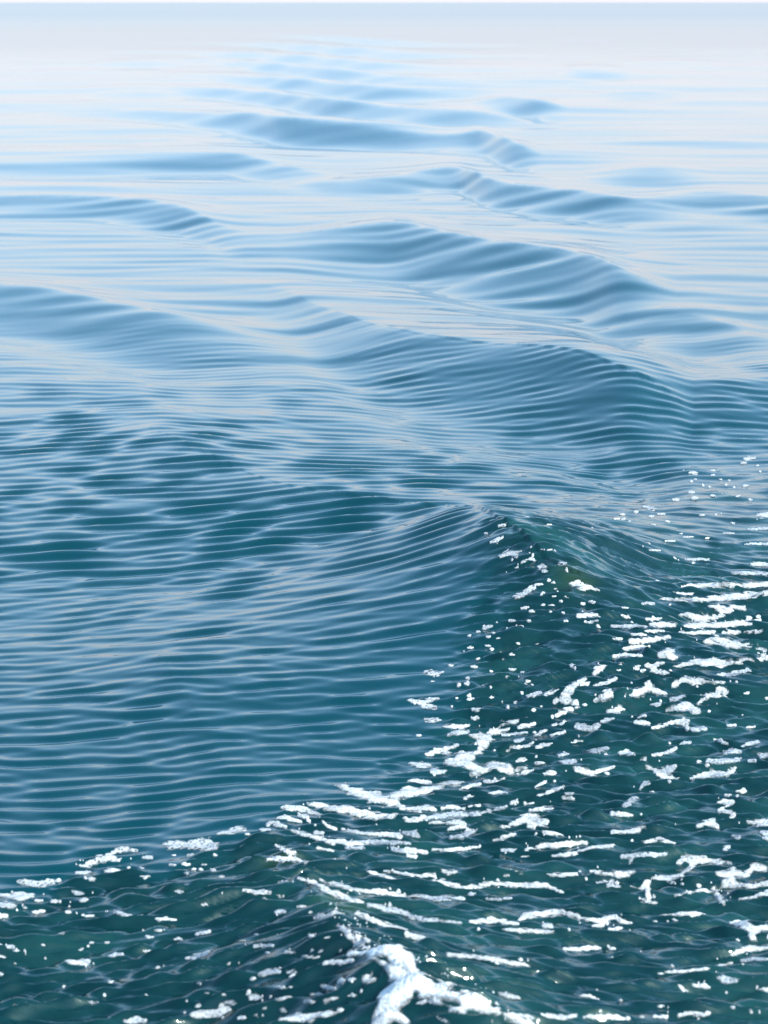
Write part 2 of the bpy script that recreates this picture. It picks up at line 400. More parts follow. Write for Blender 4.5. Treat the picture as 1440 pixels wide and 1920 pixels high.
# ------------------------------------------------------------------ foam
# Every patch is a union of tapering strokes; each stroke is x y r x y r ... (place on the sea as seen in the photograph, half thickness),
# strokes split by "/", patches by line; "* label" names a landmark: short name | label.  A line "x y r w" is a small fleck of width w.
LAND = """
* forked foam patch | forked white foam patch with two arms on the smooth water left of the wake
768 1314 4 785 1318 6 800 1325 6 817 1327 3 / 785 1316 5 808 1313 4 823 1310 2
* leaf shaped foam patch | leaf shaped foam patch floating alone above the forked foam patch
797 1260 3 812 1264 6 830 1262 3
* hooked foam mass | bright foam mass with a long hooked tail rising to the right
882 1380 3 900 1384 11 912 1386 10 922 1376 7 940 1372 5 953 1368 2 / 930 1368 3 945 1358 4 965 1353 3 988 1349 2 / 900 1394 6 910 1400 4
* double lobed foam mass | thick double lobed foam mass trailing off to the right below the hooked one
833 1429 3 850 1428 9 870 1424 14 885 1418 10 900 1406 4 / 870 1432 8 890 1440 9 905 1445 9 925 1437 10 945 1440 9 965 1445 8 985 1440 3 / 885 1450 5 905 1450 5
* wide foam tongue | widest bright foam tongue, dipping then rising, at the tip of the smooth water
624 1471 2 645 1478 6 670 1487 9 700 1494 11 725 1503 8 755 1512 4 / 735 1492 6 760 1488 10 785 1484 9 810 1480 7 835 1471 5 868 1467 3
* slanted foam stroke | slanted foam stroke with a pale upper end left of the hooked foam mass
800 1415 4 820 1409 6 840 1404 4 857 1397 3 / 830 1413 3 845 1412 2
* dog bone foam patch | dog bone shaped bubbly foam patch on the face of the peaked wave
966 1120 4 980 1114 5 993 1106 6 1005 1098 5 1017 1096 2
* speckled foam wedge | dark speckled foam wedge lying along the crest of the peaked wave
1068 1094 3 1082 1095 7 1095 1101 6 1110 1104 4 1124 1107 2
* branching foam patch | branching lilac white foam patch in the middle of the wake
1040 1316 3 1055 1312 7 1065 1300 9 1070 1290 8 1080 1283 5 1095 1277 3 / 1060 1315 6 1078 1317 6 1082 1326 5 / 1070 1330 5 1060 1329 3 / 1038 1280 3 1055 1277 3
* bell shaped foam patch | bell shaped foam patch with a flared base right of the peaked wave
1235 1228 3 1250 1222 6 1262 1222 5 / 1240 1230 6 1255 1230 8 1268 1233 4
* lens shaped foam raft | long lens shaped foam raft near the right edge
1318 1203 3 1340 1200 7 1365 1205 9 1385 1210 6 1410 1212 3
* long wavy foam ribbon | long wavy foam ribbon running off the right edge below the lens shaped raft
1262 1251 2 1285 1246 5 1310 1242 7 1340 1242 8 1365 1246 6 1385 1240 4 1405 1238 4 1430 1236 5 1445 1234 5 / 1420 1217 3 1435 1222 4 1430 1230 4
* upper edge foam streak | uppermost long foam streak running to the right edge with a drop at its left end
1275 1100 4 1283 1104 6 1292 1100 5 1310 1098 4 1350 1097 5 1400 1098 5 1445 1096 6
* second edge foam streak | second long foam streak at the right edge, thickening to the right
1235 1124 2 1270 1124 3 1310 1125 4 1350 1121 6 1390 1119 7 1445 1112 6
* anvil shaped foam patch | anvil shaped foam patch with a broad flat left foot
1333 1137 4 1350 1142 9 1355 1150 7 1375 1139 6 1395 1138 5 / 1275 1153 3 1290 1155 6 1310 1160 8 1335 1160 6 1355 1152 5
* ragged flat foam raft | ragged flat foam raft just under the anvil shaped patch
1285 1175 4 1305 1172 6 1330 1174 5 1350 1172 6 1380 1170 6 1410 1172 3
* drooping foam arch | foam arch drooping at its left end in the right half of the wake
1260 1286 4 1275 1280 7 1285 1275 8 1300 1280 8 1320 1279 6 1340 1281 4 1357 1279 3
* winged foam patch | grey white winged foam patch with a rounded left lobe
1182 1303 5 1195 1300 9 1207 1293 6 1215 1288 9 1225 1295 7 1245 1301 5 / 1200 1310 4 1205 1308 4
* boot shaped foam patch | boot shaped foam patch with its toe pointing down left near the right edge
1360 1300 8 1350 1292 7 1345 1304 8 1330 1305 6 1320 1312 5 1308 1320 3
* turtle shaped foam patch | domed turtle shaped foam patch right of centre in the wake
1252 1335 3 1270 1330 8 1285 1326 11 1298 1330 8 1310 1332 4
* stepped foam patch | stepped foam patch ending in a square block above a small white dash
1245 1357 3 1262 1354 5 1280 1351 6 1285 1357 8 1288 1364 6
* comet shaped foam streak | comet shaped foam streak fading to the right left of the turtle shaped patch
1140 1334 4 1155 1333 6 1170 1327 4 1195 1322 3
* saddle shaped foam patch | saddle shaped foam patch with upturned right end
1080 1443 5 1092 1446 7 1108 1450 6 1128 1446 4 1150 1438 3
* torn foam patch | torn two part foam patch near the top of the lower right water
1213 1440 4 1225 1442 5 1237 1450 8 1255 1445 8 1265 1438 5 / 1240 1457 4 1258 1461 4 1273 1459 2
* rising foam bar | foam bar rising in steps to the right above dark green water
1295 1460 3 1315 1456 6 1335 1450 7 1360 1452 6 1370 1448 5 1380 1440 4
* zigzag foam line | small zigzag foam line like a letter z
1345 1504 2 1360 1503 4 1373 1504 4 1368 1510 4 1355 1516 4 1348 1521 4 / 1355 1521 3 1368 1524 4 1375 1528 5 1370 1534 4
* bright oval foam cap | bright oval foam cap with a thin left tail in the centre of the wake
910 1556 2 930 1552 3 950 1550 3 965 1544 6 985 1535 8 1000 1536 9 1015 1542 8 1025 1546 5 / 990 1552 4 1000 1553 4
* dark rimmed foam oval | flat foam oval just right of and below the bright oval cap
1018 1560 4 1030 1560 6 1045 1563 6 1060 1562 4
* net shaped foam | net shaped foam line stepping down from a long bar to a small foot
1272 1618 4 1280 1612 6 1300 1611 7 1325 1614 6 1345 1617 5 1370 1618 3 / 1300 1622 5 1290 1630 5 1281 1637 4 1278 1642 4 / 1275 1643 4 1250 1647 5 1225 1650 5 1210 1656 6 1213 1665 5 1216 1680 6 1218 1688 5 / 1203 1688 3 1215 1691 4 1232 1691 3 / 1183 1663 2 1205 1664 4
* star shaped foam | star shaped foam with four long arms at the lower right edge
1345 1640 5 1360 1640 8 1375 1637 9 1395 1642 6 1405 1635 6 1412 1627 8 1425 1628 6 1440 1631 3 / 1370 1650 9 1358 1660 8 1375 1660 8 1390 1662 5 1415 1662 5 1445 1658 5 / 1340 1668 5 1320 1670 4 1290 1675 3 1265 1680 2 / 1345 1675 6 1350 1687 6 1357 1694 5
* gull wing foam | gull wing foam streak with a notched lower edge left of the net shaped foam
1107 1634 2 1125 1638 4 1145 1640 6 1162 1642 8 1178 1638 6 1190 1635 2
* hanging foam arc | long thin hanging foam arc below the net and star shaped foam
1187 1712 4 1205 1709 6 1220 1710 5 1250 1713 4 1280 1714 4 1310 1713 5 1330 1707 4 1345 1703 4 1357 1700 3
* humped foam ribbon | humped foam ribbon with a ragged right end in the lower wake
972 1727 3 985 1717 7 1010 1714 6 1033 1711 6 1060 1713 5 1080 1718 5 1100 1724 4 1120 1728 5 1140 1724 7 1152 1718 5 1165 1728 4 1185 1731 2 / 1110 1737 2 1130 1735 4
* blocky foam patch | thick blocky foam patch with a point below at the lower right edge
1372 1732 5 1388 1730 8 1400 1738 9 1415 1745 8 1428 1742 6 1445 1742 5 / 1410 1757 8 1420 1762 4
* peaked foam strip | peaked foam strip under the blocky patch at the right edge
1368 1793 4 1385 1785 5 1405 1778 8 1425 1780 4 1445 1776 3
* snaking foam line | thin snaking foam line across the middle of the lower wake
810 1649 3 830 1653 4 850 1660 4 875 1664 3 900 1662 4 920 1657 5 945 1658 5 970 1660 6 995 1659 6 1020 1658 5 1035 1666 3 1055 1674 3
* pointed foam streak | pointed foam streak swelling in the middle left of the humped ribbon
868 1731 2 900 1728 5 925 1725 6 950 1730 4 970 1733 2
* bottom foam band | white foam band near the bottom edge, right of the breaking crest
1016 1902 3 1035 1907 5 1060 1908 5 1080 1904 3
* long foam crest line | long foam line along the small crest below the wide foam tongue
577 1507 4 600 1512 6 625 1516 7 650 1519 8 675 1525 9 700 1530 8 725 1531 5 745 1527 3
* bubbly ridge cap | bubbly foam cap at the left end of the small crest
530 1514 4 550 1515 6 570 1518 7 590 1525 5 600 1529 3 / 560 1527 5 575 1533 5 580 1541 3
* broken foam cluster | broken bubbly foam cluster at the foot of the breaking crest line
517 1585 3 525 1590 4 540 1597 6 555 1600 4 / 500 1613 3 512 1610 5 530 1612 7 545 1610 5 560 1614 4 575 1618 3
* diagonal foam strip | bright diagonal foam strip running down toward the breaking crest
560 1647 3 575 1652 4 590 1656 4 610 1668 6 640 1680 7 660 1690 6 680 1693 4
* foam mound | lumpy foam mound just above the green tinted crest
590 1722 4 600 1718 6 615 1718 6 630 1712 6 640 1718 7 650 1722 5 / 625 1700 5 640 1700 5
* caterpillar foam patch | long bubbly foam raft with two humps on the edge of the ripples at lower left
304 1583 3 320 1585 8 345 1586 8 370 1583 11 390 1585 11 405 1585 5
* arrow shaped foam patch | foam patch shaped like a blunt arrow pointing right on the lower left ripples
148 1623 2 165 1622 5 185 1613 8 205 1607 8 220 1612 5 228 1609 2 / 210 1599 4 225 1595 6 240 1592 5 256 1595 3
* heart shaped foam patch | ragged heart shaped foam patch near the left edge at the end of the ripples
32 1655 3 50 1655 7 70 1660 8 90 1655 6 110 1650 4
* left edge foam raft | rounded foam raft touching the left edge below the heart shaped patch
-8 1678 4 20 1680 6 45 1682 8 60 1680 5
* bent foam bean | bean shaped foam patch at the bottom left edge of the picture
363 1902 6 385 1903 8 410 1900 8 425 1893 8
"""
MORE = """
840 1378 3 860 1374 5 878 1372 3
832 1363 3 850 1362 5 868 1363 4 880 1362 2
797 1350 3 811 1350 5 826 1351 2
770 1432 3 787 1435 6 806 1436 3
810 1445 5 825 1448 5 840 1444 2
970 1452 3 985 1449 4 1000 1444 2
766 1465 3 785 1466 5 808 1467 3
862 1480 2 880 1475 4 900 1470 3
908 1467 3 920 1466 4 935 1464 2 945 1459 2
915 1488 2 932 1486 4 950 1486 2
870 1497 3 880 1493 4 888 1492 2
905 1179 3 915 1176 4 923 1174 2
988 1306 3 1000 1303 5 1012 1300 4
1022 1302 3 1035 1298 4 1047 1293 2
1043 1342 4 1052 1338 5 1062 1335 3
972 1363 3 990 1361 4 1003 1357 3
940 1380 2 965 1376 3 988 1374 2
1005 1378 3 1020 1372 4 1026 1370 2
1035 1361 2 1055 1356 3 1058 1354 2
1032 1379 2 1055 1373 3 1060 1372 2
1072 1393 3 1085 1392 4 1092 1391 2
965 1390 3 978 1388 4 982 1387 2
950 1408 3 962 1403 4 990 1398 3 1000 1392 2
1005 1402 3 1020 1397 4 1035 1394 3
970 1427 4 980 1424 5 986 1424 2
1005 1430 4 1018 1428 6 1024 1427 2
1048 1417 3 1057 1414 4 1066 1415 2
1050 1430 4 1065 1431 6 1078 1427 4
1020 1452 4 1032 1450 6 1040 1450 3
1003 1476 2 1012 1472 3 1022 1466 3
1008 1493 2 1030 1486 4 1045 1479 4 1056 1475 3
1060 1488 3 1075 1487 3
1055 1496 4 1075 1498 4
1083 1155 4 1100 1154 4 1120 1153 3
1100 1168 2 1110 1166 3 1120 1164 2
1165 1154 2 1175 1157 4 1182 1158 2
1205 1132 3 1225 1132 3
1147 1174 3 1175 1175 4.5 1210 1175 3
1212 1161 3 1230 1161 3 1240 1160 2
1218 1171 4 1240 1172 6 1265 1172 5
1210 1183 2 1225 1184 3 1245 1184 2
1182 1190 2 1198 1190 3 1212 1190 2
1183 1203 5 1205 1201 6 1230 1198 5 1255 1195 3
1150 1198 3 1165 1198 3
1123 1209 2 1135 1208 3 1140 1207 2
1170 1217 4 1190 1215 5 1215 1214 4
1150 1231 3 1175 1228 4 1203 1230 3
1113 1264 4 1122 1257 8 1132 1250 6
1213 1248 5 1225 1250 5 1235 1244 4 1245 1243 2 / 1222 1255 4 1235 1260 5 1252 1262 4
1262 1113 3 1280 1114 3 1300 1114 2
1390 1166 2 1410 1164 3 1425 1163 4
1275 1187 3 1300 1187 4 1340 1185 3
1355 1187 4 1375 1186 5 1385 1184 3
1395 1185 2 1420 1184 3 1445 1184 3
1363 1267 4 1380 1262 5 1400 1257 4 1406 1258 4
1345 1266 3 1355 1265 4 1362 1265 2
1257 1314 4 1270 1309 5 1285 1306 2
1220 1321 3 1235 1321 4 1240 1321 2
1118 1314 4 1130 1308 8 1140 1302 8 1145 1296 4
1088 1285 3 1100 1281 5 1106 1279 3
1082 1278 2 1098 1272 3
1113 1285 3 1125 1284 4 1140 1278 4 1155 1272 4
1192 1273 2 1208 1271 4 1222 1269 3
1080 1362 5 1095 1364 6 1110 1366 7 1122 1360 5
1128 1353 3 1140 1350 4 1150 1348 2
1195 1345 2 1210 1342 3
1192 1354 4 1205 1356 5 1217 1357 3
1222 1365 3 1235 1362 4 1245 1362 3
1298 1368 5 1310 1366 5 1325 1367 3
1365 1361 3 1378 1360 3
1400 1364 2 1415 1363 2
1102 1410 3 1120 1408 6 1138 1403 4
1163 1412 4 1175 1411 6 1187 1414 3
1275 1396 3 1285 1394 4 1295 1391 3
1247 1412 3 1258 1408 4 1268 1404 3
1222 1417 3 1235 1415 4 1244 1412 2
1200 1428 3 1210 1424 3 1215 1422 2
1340 1386 3 1352 1391 5 1363 1395 3
1358 1413 3 1372 1408 5 1387 1410 4
1390 1401 2 1402 1395 4 1422 1391 3
1424 1418 4 1442 1416 7
1328 1427 6 1345 1428 6 1365 1426 5 1385 1425 4
1403 1427 3 1415 1427 4
1120 1467 2 1140 1462 3 1160 1456 4
1200 1477 3 1210 1470 6 1218 1470 3
1383 1484 3 1395 1482 5 1400 1483 2
1168 1514 4 1182 1503 6 1193 1496 4
1147 1526 5 1165 1527 5 1185 1529 4
1210 1516 3 1220 1522 4
1308 1549 3 1322 1544 6 1335 1542 8 1343 1548 6 / 1352 1544 3 1370 1542 4 1388 1540 2
1402 1542 3 1420 1543 6 1445 1542 8
1428 1562 4 1440 1568 10
1148 1562 4 1170 1561 4 1195 1556 6 1210 1552 4
1225 1547 3 1235 1542 4 1242 1540 2
1373 1568 3 1385 1571 5
1357 1592 4 1365 1589 5
1178 1586 2 1200 1582 3 1222 1577 3 1235 1572 4 1250 1578 3 1265 1582 2
1083 1596 2 1110 1589 3 1150 1586 3
1165 1606 4 1180 1605 6 1200 1603 5 1225 1604 5 1250 1601 3 / 1182 1614 4 1180 1619 2
1118 1655 2 1135 1653 3 1150 1652 4 1140 1660 4 1155 1662 4 1172 1660 3
1252 1655 2 1265 1656 3
1385 1687 2 1415 1682 3 1428 1677 5 1445 1673 5
1142 1744 3 1155 1743 5 1165 1741 3
1390 1802 3 1405 1800 4 1440 1798 3
1340 1812 2 1372 1807 3
1345 1834 5 1360 1838 8 1378 1838 6
1410 1851 3 1430 1854 5 1445 1856 5
1300 1848 4 1320 1850 5 1330 1852 3
1235 1826 2 1260 1822 3 1280 1822 3 1300 1820 3 1330 1817 3
1058 1780 3 1085 1780 4 1105 1778 5 1125 1777 3
1165 1796 2 1190 1797 2
1272 1904 4 1295 1900 5 1320 1902 5 1340 1897 4
1225 1907 3 1250 1907 4
1095 1907 3 1125 1908 5 1155 1909 6 1178 1911 4
1095 1890 2 1115 1894 3 1130 1895 3
1087 1867 2 1105 1868 4 1122 1874 2
935 1862 2 955 1868 5 975 1877 5 988 1883 2
953 1903 4 975 1904 4 1000 1908 4
940 1742 3 970 1745 5 1000 1746 4 1040 1748 3
1020 1736 5 1033 1737 5
840 1789 4 880 1793 4 930 1800 5 965 1807 5 1005 1812 2
752 1516 3 775 1518 4 800 1515 6 818 1519 4
830 1516 4 845 1513 5 870 1516 3
880 1513 3 900 1510 3
800 1534 3 825 1530 6 845 1528 6 875 1527 6 900 1526 4 920 1521 3 948 1512 3
760 1536 4 780 1538 5 795 1533 4
805 1543 3 830 1544 3 860 1541 6 870 1547 5 850 1553 4 840 1555 2
755 1560 5 775 1563 8 785 1570 4
845 1571 4 865 1568 6 880 1560 7 895 1557 4
926 1576 3 938 1573 4 950 1568 4 965 1565 3
958 1506 3 970 1504 4
985 1507 4 1000 1506 3
992 1520 2 1010 1518 4 1035 1515 3
985 1592 2 1010 1588 4 1040 1585 6 1070 1583 6 1100 1580 3
1035 1605 3 1060 1603 4 1080 1600 3
810 1593 2 840 1594 4 870 1592 4 900 1588 2
755 1595 5 780 1597 6 800 1598 3
765 1605 4 780 1607 4
940 1595 3 960 1595 4 968 1593 2
828 1633 3 840 1636 5 855 1635 3
765 1640 3 790 1643 4 815 1641 5
1025 1640 3 1050 1641 4 1080 1639 4
965 1636 3 980 1637 3
765 1682 3 790 1684 7 815 1685 7 840 1684 4 870 1684 3
910 1685 3 935 1687 3 960 1684 2
770 1720 5 800 1725 5 840 1729 4 866 1730 2
520 1534 2 535 1533 5 548 1537 4 565 1542 3
500 1548 3 510 1543 5 520 1546 6 535 1551 3
487 1556 3 505 1556 3
605 1541 3 615 1550 3 630 1556 3
545 1557 2 565 1563 4 590 1571 4 620 1578 5 645 1580 6 670 1582 5 690 1579 4
590 1562 4 605 1563 4
648 1590 3 680 1590 3
642 1556 3 665 1560 3 690 1564 3 725 1566 5 750 1568 6
695 1579 4 720 1579 5 750 1580 4 768 1582 3
735 1592 4 755 1596 5
595 1590 3 610 1592 3 625 1596 2
645 1616 3 660 1620 4 680 1627 3
685 1634 2 710 1640 4 735 1648 3 750 1652 2
720 1634 2 745 1637 3 775 1641 3
600 1650 3 630 1658 4 660 1667 4 690 1672 5 720 1673 6 745 1678 4 760 1681 3
690 1697 4 720 1703 6 750 1710 5 765 1716 5
670 1713 5 690 1722 6 710 1730 6 730 1738 5 760 1745 4
760 1752 5 780 1757 6 795 1762 5
780 1882 3 800 1878 4 812 1880 3
820 1908 3 840 1918 4
607 1806 4 635 1805 6 662 1802 4
568 1794 3 590 1796 3 605 1797 2
525 1912 4 550 1908 8 580 1908 9 610 1902 6 640 1894 4
143 1636 3 157 1636 4 170 1635 2
196 1634 3 210 1633 5 226 1634 3
215 1710 4 232 1717 5 248 1721 6 265 1719 3
295 1724 4 312 1723 5 330 1725 3
395 1676 3 412 1673 5 437 1669 4
367 1752 3 380 1750 4 394 1747 3
352 1797 3 370 1793 5 390 1787 4
125 1803 4 145 1803 7 167 1805 4
235 1916 6 253 1914 7 270 1913 5
-8 1697 8 15 1698 6 33 1697 3
-5 1717 5 15 1717 4
408 1564 2 425 1561 4 440 1556 6 460 1554 3
457 1669 4 475 1672 5 495 1673 5 508 1674 3
478 1775 4 492 1774 5 512 1774 3
486 1828 4 500 1824 6 515 1821 5 525 1822 4
600 1848 3 615 1852 5 630 1855 3
515 1876 4 530 1871 7 548 1864 4
610 1879 4 620 1875 5 632 1872 3
920 1017 3 932 1014 5 942 1008 3
938 1044 3 950 1039 6 960 1038 7 968 1043 4
978 1054 2 988 1050 3 1000 1050 4 1008 1049 2
935 987 3 946 985 3 952 983 2
982 971 2 995 973 3 1005 976 2
962 967 1.5 975 970 2
1205 950 2 1217 952 4 1228 955 3
1420 966 3 1432 966 5 1445 966 6
1402 993 2 1425 992 3 1445 991 3
1285 1049 2 1305 1049 2.5 1330 1049 2
1407 1057 2 1425 1058 4 1445 1059 4
1372 1075 2 1395 1075 4 1440 1076 3
1400 1020 2 1430 1020 3 1445 1020 3
"""
FLECKS = """811 1278 1.5 10,785 1379 3 14,880 1192 3 10,897 1185 3 12,916 1194 3 14,924 1187 2 10,934 1197 2.5 10,882 1214 4 16,915 1211 3 16,922 1217 4 12,896 1235 3 12,
889 1251 4.5 18,845 1248 3 14,960 1164 4 18,991 1164 4 12,976 1175 3 14,982 1141 3 14,997 1147 4 16,969 1207 3 14,1006 1207 3 12,960 1227 3.5 14,942 1224 2.5 12,
944 1237 3 10,860 1284 5 14,876 1281 5 15,877 1272 3 12,961 1255 3 18,921 1259 2.5 12,951 1270 3 12,957 1279 3 16,989 1279 4 14,979 1261 2 10,920 1289 3 8,905 1286 2 8,
880 1305 5 12,882 1311 3 16,856 1309 2 8,847 1325 3 8,892 1331 5 22,891 1347 4.5 20,922 1308 3 14,966 1317 3 10,952 1326 4 9,1001 1332 4 13,1016 1325 3 10,945 1350 4 12,
1072 1249 5 16,1040 1465 3 10,1092 1133 5 14,1110 1129 4 18,1141 1148 4.5 20,1172 1140 2 16,1256 1134 2 8,1231 1090 2 8,1165 1245 3 14,1195 1250 3 16,1206 1257 3 14,
1160 1257 2 12,1282 1204 4 14,1096 1322 4 14,1400 1300 3 14,1438 1309 4 12,1330 1334 3 10,1392 1341 2 8,1310 1429 4 14,1222 1484 3 12,1365 1491 4 18,1382 1492 3 10,
1280 1658 4 12,1265 1725 3 14,1228 1728 2 12,1290 1858 3 16,1148 1779 3 16,1203 1907 3 12,1375 1889 4 14,1240 1887 3 18,1408 1897 4 16,950 1643 3 14,985 1606 3 18,
885 1676 4 20,172 1649 4 20,191 1652 3 12,73 1689 4 20,105 1690 5 24,145 1675 5 30,157 1688 5 22,73 1710 4.5 30,128 1711 4 16,168 1718 3 22,332 1701 5.5 30,335 1673 4 26,
277 1608 4 26,323 1622 3 18,349 1621 4 22,382 1622 2.5 14,400 1632 4 16,349 1638 3 14,363 1630 2.5 12,272 1644 2.5 22,265 1628 2.5 14,241 1627 2.5 10,404 1604 3 12,
357 1603 2.5 18,325 1604 2 12,114 1749 4 18,67 1754 3 12,297 1745 4 18,280 1757 3 20,335 1761 4 22,20 1776 5 22,29 1785 4 20,5 1795 4 20,79 1774 3 14,201 1768 3 12,
172 1768 2.5 12,152 1780 2.5 14,217 1791 5 34,278 1784 3.5 28,107 1803 5 24,372 1819 4 17,1 1827 4 12,26 1808 2.5 12,296 1814 3 12,208 1841 3 14,120 1850 2.5 9,
175 1880 4 24,71 1888 6 24,388 1862 2.5 12,375 1844 2.5 14,274 1865 2.5 10,29 1886 3 12,42 1891 2.5 8,464 1564 3 14,415 1644 3 16,530 1655 4.5 25,526 1681 2.5 18,
496 1686 3 14,384 1697 4 16,526 1711 5.5 28,545 1691 2 20,565 1700 3 22,516 1635 2.5 16,460 1740 4 17,482 1754 3.5 20,455 1766 3 16,585 1755 5 19,614 1759 3.5 16,
543 1786 4 24,501 1787 3 12,599 1785 4 18,636 1784 3.5 13,429 1808 4 12,474 1836 4 16,546 1823 5 25,640 1840 7 22,662 1837 4 22,593 1866 5 30,525 1852 3 28,546 1852 3 14,
480 1872 7 34,580 1879 5.5 28,660 1867 5 22,431 1881 6 38,453 1909 5 22,497 1891 4 14,482 1905 4 15,530 1896 5 22,421 1866 3 14,908 961 3 10,925 966 2 10,911 1001 2.5 10,
971 1035 3 18,970 1064 2.5 12,1016 1063 6 22,1022 1072 5 20,993 1083 4 20,1054 1057 4 20,1019 1112 3 11,985 1140 3 17,1018 1135 3 12,1032 1147 2.5 9,1056 1149 3 10,
1052 1128 3 10,1029 1088 3 11,1038 1092 2 12,1041 1105 2.5 9,1056 1113 3 9,1061 1121 2.5 14,1040 1118 2.5 12,1035 1135 2.5 16,1061 1165 3 12,975 1010 2.5 18,1014 1031 2 16,
1031 1031 2 12,993 1037 2 6,1030 984 2 16,1082 989 2 14,1405 860 3.5 27,1394 868 3 15,1420 873 2 8,1425 884 2.5 7,1300 887 3 20,1336 883 2.5 11,1337 891 2 10,1296 903 3 9,
1304 899 2 8,1317 909 2 6,1330 913 2.5 8,1361 909 2.5 8,1351 899 2 8,1296 923 3.5 17,1302 934 3.5 17,1267 937 3.5 18,1336 930 3 14,1376 915 3 7,1398 911 2.5 15,1407 937 3 11,
1384 930 2 11,1193 960 4 14,1240 964 2.5 18,1221 968 2.5 12,1167 965 2 13,1157 973 2 14,1169 974 2.5 12,1180 978 2.5 9,1252 978 2.5 12,1224 984 2 12,1316 966 2.5 13,
1342 965 2.5 8,1373 981 2 12,1366 1000 2 24,1277 1001 2 9,1290 1007 2 22,1327 1009 2 12,1256 1015 2 22,1215 1019 2.5 13,1228 1032 2 24,1232 1090 3 11"""
CREST_PARTS = [
    ('foam_ridge', "655 1790 4 680 1788 7 705 1786 10 725 1784 13 745 1789 15 760 1800 15 769 1815 15 771 1830 15 / 735 1797 10 752 1815 12"),
    ('foam_spill', "690 1800 4 712 1806 7 730 1816 9 745 1828 15 / 745 1838 17 762 1843 21 750 1858 24 734 1873 24 724 1891 22 718 1913 21 715 1945 23 / 683 1837 6 695 1830 7 702 1822 5 / 742 1906 11 760 1919 9"),
    ('foam_tail', "770 1840 19 795 1850 17 825 1861 14 860 1874 11 895 1887 9 935 1901 8 970 1914 7 1010 1930 6 / 800 1838 4 840 1852 5 880 1866 4 920 1880 3 / 790 1866 5 830 1884 5 870 1900 4"),
    ('bubbly_lip', "632 1735 4 645 1742 5 655 1755 6 670 1765 7 680 1772 6 / 650 1745 4 668 1752 4 690 1766 5 / 662 1770 4 690 1778 5"),
]

def parse(line):
    out = []
    for st in line.split('/'):
        v = [float(t) for t in st.split()]
        out.append(np.array(v).reshape(-1, 3))
    return out

patches = []      # dict: strokes, land (short, label) or None
land = None
for ln in LAND.strip().splitlines():
    if ln.startswith('*'):
        land = [t.strip() for t in ln[1:].split('|')]
    else:
        patches.append(dict(st=parse(ln), land=land))
for ln in MORE.strip().splitlines():
    patches.append(dict(st=parse(ln), land=None))
rs = random.Random(4)
for t in FLECKS.replace('\n', '').split(','):
    x, y, r, w = [float(v) for v in t.split()]
    r *= .92
    half = max(0.5, w / 2 - r)
    dy = rs.uniform(-.16, .08) * half
    patches.append(dict(st=[np.array([[x-half, y-dy, r*.72], [x+half*rs.uniform(-.2, .2), y, r], [x+half, y+dy, r*.6]])], land=None))
for nm, ln in CREST_PARTS:
    patches.append(dict(st=parse(ln), land=None, part=nm))
for k in range(150):                                   # the wake goes on beyond the right and lower edge of the picture
    x, y = (rs.uniform(1470, 2350), rs.uniform(1090, 1980)) if k < 120 else (rs.uniform(-100, 1450), rs.uniform(1945, 2080))
    w, r, a = rs.uniform(12, 70), rs.uniform(3, 7), rs.uniform(-.15, .1)
    patches.append(dict(st=[np.array([[x, y, r*.5], [x+w*.3, y+a*w*.3+rs.uniform(-2, 2), r], [x+w*.7, y+a*w*.7+rs.uniform(-3, 3), r*.8], [x+w, y+a*w, r*.4]])], land=None, beyond=True))

def hit(px, py):
    """where the sight lines through these picture points meet the wavy sea"""
    px, py = np.asarray(px, float), np.asarray(py, float)
    z = np.zeros_like(px)
    for _ in range(14):
        x, y = unproject(px, py, z)
        z = .5 * z + .5 * height(x, y)
    return x, y, z

def stroke_sdf(px, py, strokes):
    """negative inside; in picture pixels"""
    best = np.full(px.shape, 1e9)
    for S in strokes:
        for i in range(max(1, len(S) - 1)):
            ax, ay, ar = S[i]; bx, by, br = S[min(i+1, len(S)-1)]
            ex, ey = bx-ax, by-ay
            t = np.clip(((px-ax)*ex + (py-ay)*ey) / (ex*ex + ey*ey + 1e-9), 0, 1)
            best = np.minimum(best, np.hypot(px-ax-t*ex, py-ay-t*ey) - (ar + (br-ar)*t))
    return best

